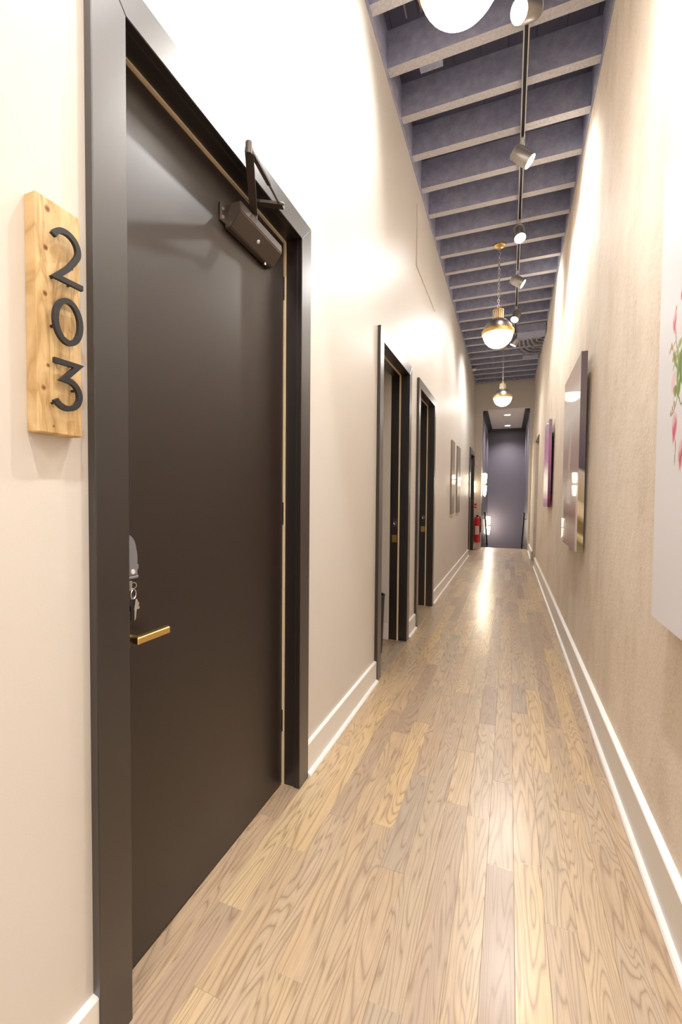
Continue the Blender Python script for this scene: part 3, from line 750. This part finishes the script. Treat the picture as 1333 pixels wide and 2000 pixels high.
# ------------------------------------------------------------------ far left wall: tall panels with sconces
def sconce(par_loc, x, y, z, h, s, label, group, panel=None):
    """x = wall face; shades stand out into the corridor"""
    t = thing('wall_sconce', label, 'sconce', (x, y, z), group)
    if panel: obj('backplate', bx(x, x+.022, panel[0], panel[1], panel[2], panel[3], bev=.003), PANELM, t)
    xb = x+(.022 if panel else 0)
    obj('mount', bx(xb, xb+.012*s, y-.025*s, y+.025*s, z-.06*s, z+.06*s, bev=.003), BRASS, t)
    xc = xb+.055*s
    obj('arm', tube(B(), [(xb, y, z), (xc, y, z)], .012*s, 10), BRASS, t)
    obj('clasp', lathe(B(), [(0, -.02*s), (.030*s, -.02*s), (.030*s, .02*s), (0, .02*s)], (xc, y, z), 18), BRASS if not panel else BLKMET, t, smooth=True)
    for sg_ in (1, -1):
        obj('glass_shade', lathe(B(), [(.018*s, .018*s), ((.036 if sg_ > 0 else .044)*s, .03*s), ((.044 if sg_ > 0 else .024)*s, h*.5-.02*s), (.018*s, h*.5-.01*s), (0, h*.5-.01*s)], (xc, y, z), 18, (0, 0, sg_)), SHADEB if s > 1 else SHADE, t, smooth=True)
        obj('finial', lathe(B(), [(.020*s, h*.5-.01*s), (.020*s, h*.5+.012*s), (0, h*.5+.018*s)], (xc, y, z), 14, (0, 0, sg_)), BRASS, t, smooth=True)
    return t
sconce(None, XL, 7.20, 1.64, .16, .42, 'tall grey-brown wall panel with a small lit sconce, nearer of two', 'panel sconces', (7.06, 7.44, 1.085, 2.27))
sconce(None, XL, 8.04, 1.64, .16, .42, 'tall grey-brown wall panel with a small lit sconce, farther of two', 'panel sconces', (7.86, 8.33, 1.085, 2.27))
sconce(None, XL, 11.95, 1.66, .30, .6, 'lit wall sconce between the farthest black door and the end wall', 'brass sconces')
tag(obj('wall_outlet', bx(XL, XL+.006, 6.685, 6.755, .345, .46, bev=.002), WHITEPL), 'small white outlet low on the left wall', 'outlet')

# fire extinguisher, pull station, strobe on the end wall strip
fe = thing('fire_extinguisher', 'red fire extinguisher with a white label on the end wall', 'fire extinguisher', (-.785, YE-.085, .19))
ec = (-.785, YE-.09, .19)
cy_ = obj('cylinder', lathe(B(), [(0, .006), (.070, 0), (.077, .008), (.078, .02), (.078, .60), (.074, .64), (.055, .662), (.028, .670), (0, .670)], ec, 28), REDP, fe, smooth=True)
bm = B(); seg = 12
for i in range(seg):
    q = []
    for k in (i, i+1):
        a = math.radians(-128+76*k/seg); q.append((ec[0]+.0788*math.cos(a), ec[1]+.0788*math.sin(a)))
    bm.faces.new([bm.verts.new((*p, z)) for p, z in ((q[0], .39), (q[1], .39), (q[1], .62), (q[0], .62))])
lab = obj('label', bm, LABELW, cy_); lab['label'] = 'white label on the red cylinder'
obj('valve', lathe(B(), [(.024, .66), (.026, .705), (.018, .72), (0, .72)], ec, 16), BLKMET, fe, smooth=True)
obj('handle', bar(B(), (ec[0], ec[1]+.03, .885), (ec[0], ec[1]-.07, .905), .022, .012), BLKMET, fe)
obj('carry_handle', bar(B(), (ec[0], ec[1]+.03, .865), (ec[0], ec[1]-.065, .868), .022, .010), BLKMET, fe)
obj('hose', tube(B(), [(ec[0]+.02, ec[1], .88), (ec[0]+.07, ec[1]-.01, .86), (ec[0]+.088, ec[1]-.02, .78), (ec[0]+.086, ec[1]-.02, .6), (ec[0]+.084, ec[1]-.02, .45)], .010, 8), BLKMET, fe, smooth=True)
obj('wall_bracket', bx(-.805, -.765, YE-.018, YE, .30, .80), BLKMET, fe)
ps = thing('pull_station', 'small red fire alarm pull station above the extinguisher', 'fire alarm', (-.84, YE, 1.09))
obj('housing', bx(-.872, -.815, YE-.035, YE, 1.09, 1.215, bev=.004), REDP, ps)
obj('pull_bar', bx(-.868, -.819, YE-.044, YE-.034, 1.135, 1.155, bev=.002), LABELW, ps)
st = thing('alarm_strobe', 'small white alarm strobe high on the end wall strip', 'strobe', (-.835, YE, 2.25))
obj('housing', bx(-.870, -.805, YE-.04, YE, 2.245, 2.355, bev=.004), WHITEPL, st)
obj('strobe_lens', bx(-.852, -.823, YE-.052, YE-.039, 2.26, 2.30, bev=.003), LABELW, st)

# ------------------------------------------------------------------ stairwell
YW = 15.72
Y0 = YE+.15
struct('wall_stairwell', bx(-.86, SX0+.006, Y0, YW+.1, -3, SH+.1), STAIRP, 'dark purple-grey left wall of the stairwell with two sconces', 'wall')
struct('wall_stairwell', bx(SX1-.004, .60, Y0, YW+.1, -3, SH+.1), STAIRP, 'dark purple-grey right wall of the stairwell', 'wall')
struct('wall_stairwell', bx(-.86, .60, YW, YW+.12, -3, SH+.1), STAIRP, 'dark purple-grey wall facing the corridor beyond the stairs', 'wall')
struct('ceiling_stairwell', bx(-.86, .60, Y0-.01, YW+.1, SH+.02, SH+.12), WHITEP, 'white ceiling of the stairwell with two downlights', 'ceiling')
cm = thing('trim_1', 'black crown moulding around the stairwell ceiling', 'moulding', (-.12, 14, SH-.1), kind='structure')
pf = lambda s, x: [(x, SH+.03), (x+s*.115, SH+.03), (x+s*.115, SH-.005), (x+s*.085, SH-.012), (x+s*.03, SH-.075), (x+s*.015, SH-.11), (x, SH-.11)]
obj('crown_run', prism(B(), pf(1, SX0+.006), 1, Y0, YW), CROWN, cm); obj('crown_run', prism(B(), pf(-1, SX1-.004), 1, Y0, YW), CROWN, cm)
bm = B(); prism(bm, [(YW, SH+.03), (YW-.115, SH+.03), (YW-.115, SH-.005), (YW-.03, SH-.075), (YW-.015, SH-.11), (YW, SH-.11)], 0, SX0, SX1); obj('crown_run', bm, CROWN, cm)
for k, yy in enumerate((13.10, 14.98)):
    t = thing('downlight', ('recessed downlight in the white stairwell ceiling, nearer the corridor', 'recessed downlight in the white stairwell ceiling, nearer the dark wall')[k], 'downlight', (-.098, yy, SH+.02), 'stairwell downlights')
    obj('trim_ring', torus(B(), (-.098, yy, SH+.018), .085, .008, (0, 0, 1), 28, 6), WHITEPL, t)
    obj('lens', lathe(B(), [(0, -.004), (.08, -.004), (.08, .0)], (-.098, yy, SH+.02), 28), DOWN, t)
    l = bpy.data.lights.new('down_lamp', 'SPOT'); l.energy = 190; l.color = (1, .92, .85); l.spot_size = math.radians(130); l.spot_blend = 1; l.shadow_soft_size = .07
    lo = bpy.data.objects.new('down_lamp', l); COL.objects.link(lo); lo.parent = t; lo.location = (0, 0, -.02)
stt = thing('stairs', 'oak stairs dropping away beyond the end of the floor', 'stairs', (-.12, YS, -.1), kind='structure')
for k in range(9):
    yy = YS+.03+.28*k; zz = -.18*(k+1)
    obj('tread', bx(SX0, SX1, yy-.03, yy+.28, zz-.03, zz, bev=.004), OAK, stt)
    obj('riser', bx(SX0, SX1, yy-.012, yy, zz-.0, zz+.16), CREAM, stt)
obj('landing', bx(SX0, SX1, YS+.03+.28*9-.03, YW, -1.83, -1.80), OAK, stt)
sconce(None, SX0+.006, 12.36, 1.73, .62, 1.25, 'upper brass and glass sconce on the stairwell wall', 'brass sconces')
sconce(None, SX0+.006, 15.1, .46, .62, 1.25, 'lower brass and glass sconce down the stairwell wall', 'brass sconces')
def rail(x, s, label):
    t = thing('handrail', label, 'handrail', (x, YS+.1, .5), 'stair handrails')
    p0 = Vector((x, YS+.02, .96)); p1 = p0+Vector((0, 2.9, -2.9*.18/.28))
    obj('rail', tube(B(), [p0+Vector((0, -.12, 0)), p0, p1], .021, 10), BLKMET, t, smooth=True)
    for q in (.05, .5, .95):
        c = p0.lerp(p1, q); obj('bracket', tube(B(), [c+Vector((0, 0, -.01)), c+Vector((0, 0, -.06)), (x-s*.075, c.y, c.z-.07)], .007, 8), BLKMET, t)
    return t
rail(.375, -1, 'black handrail on the right stairwell wall')
rail(-.622, 1, 'black handrail on the left stairwell wall')
bpy.context.view_layer.update()
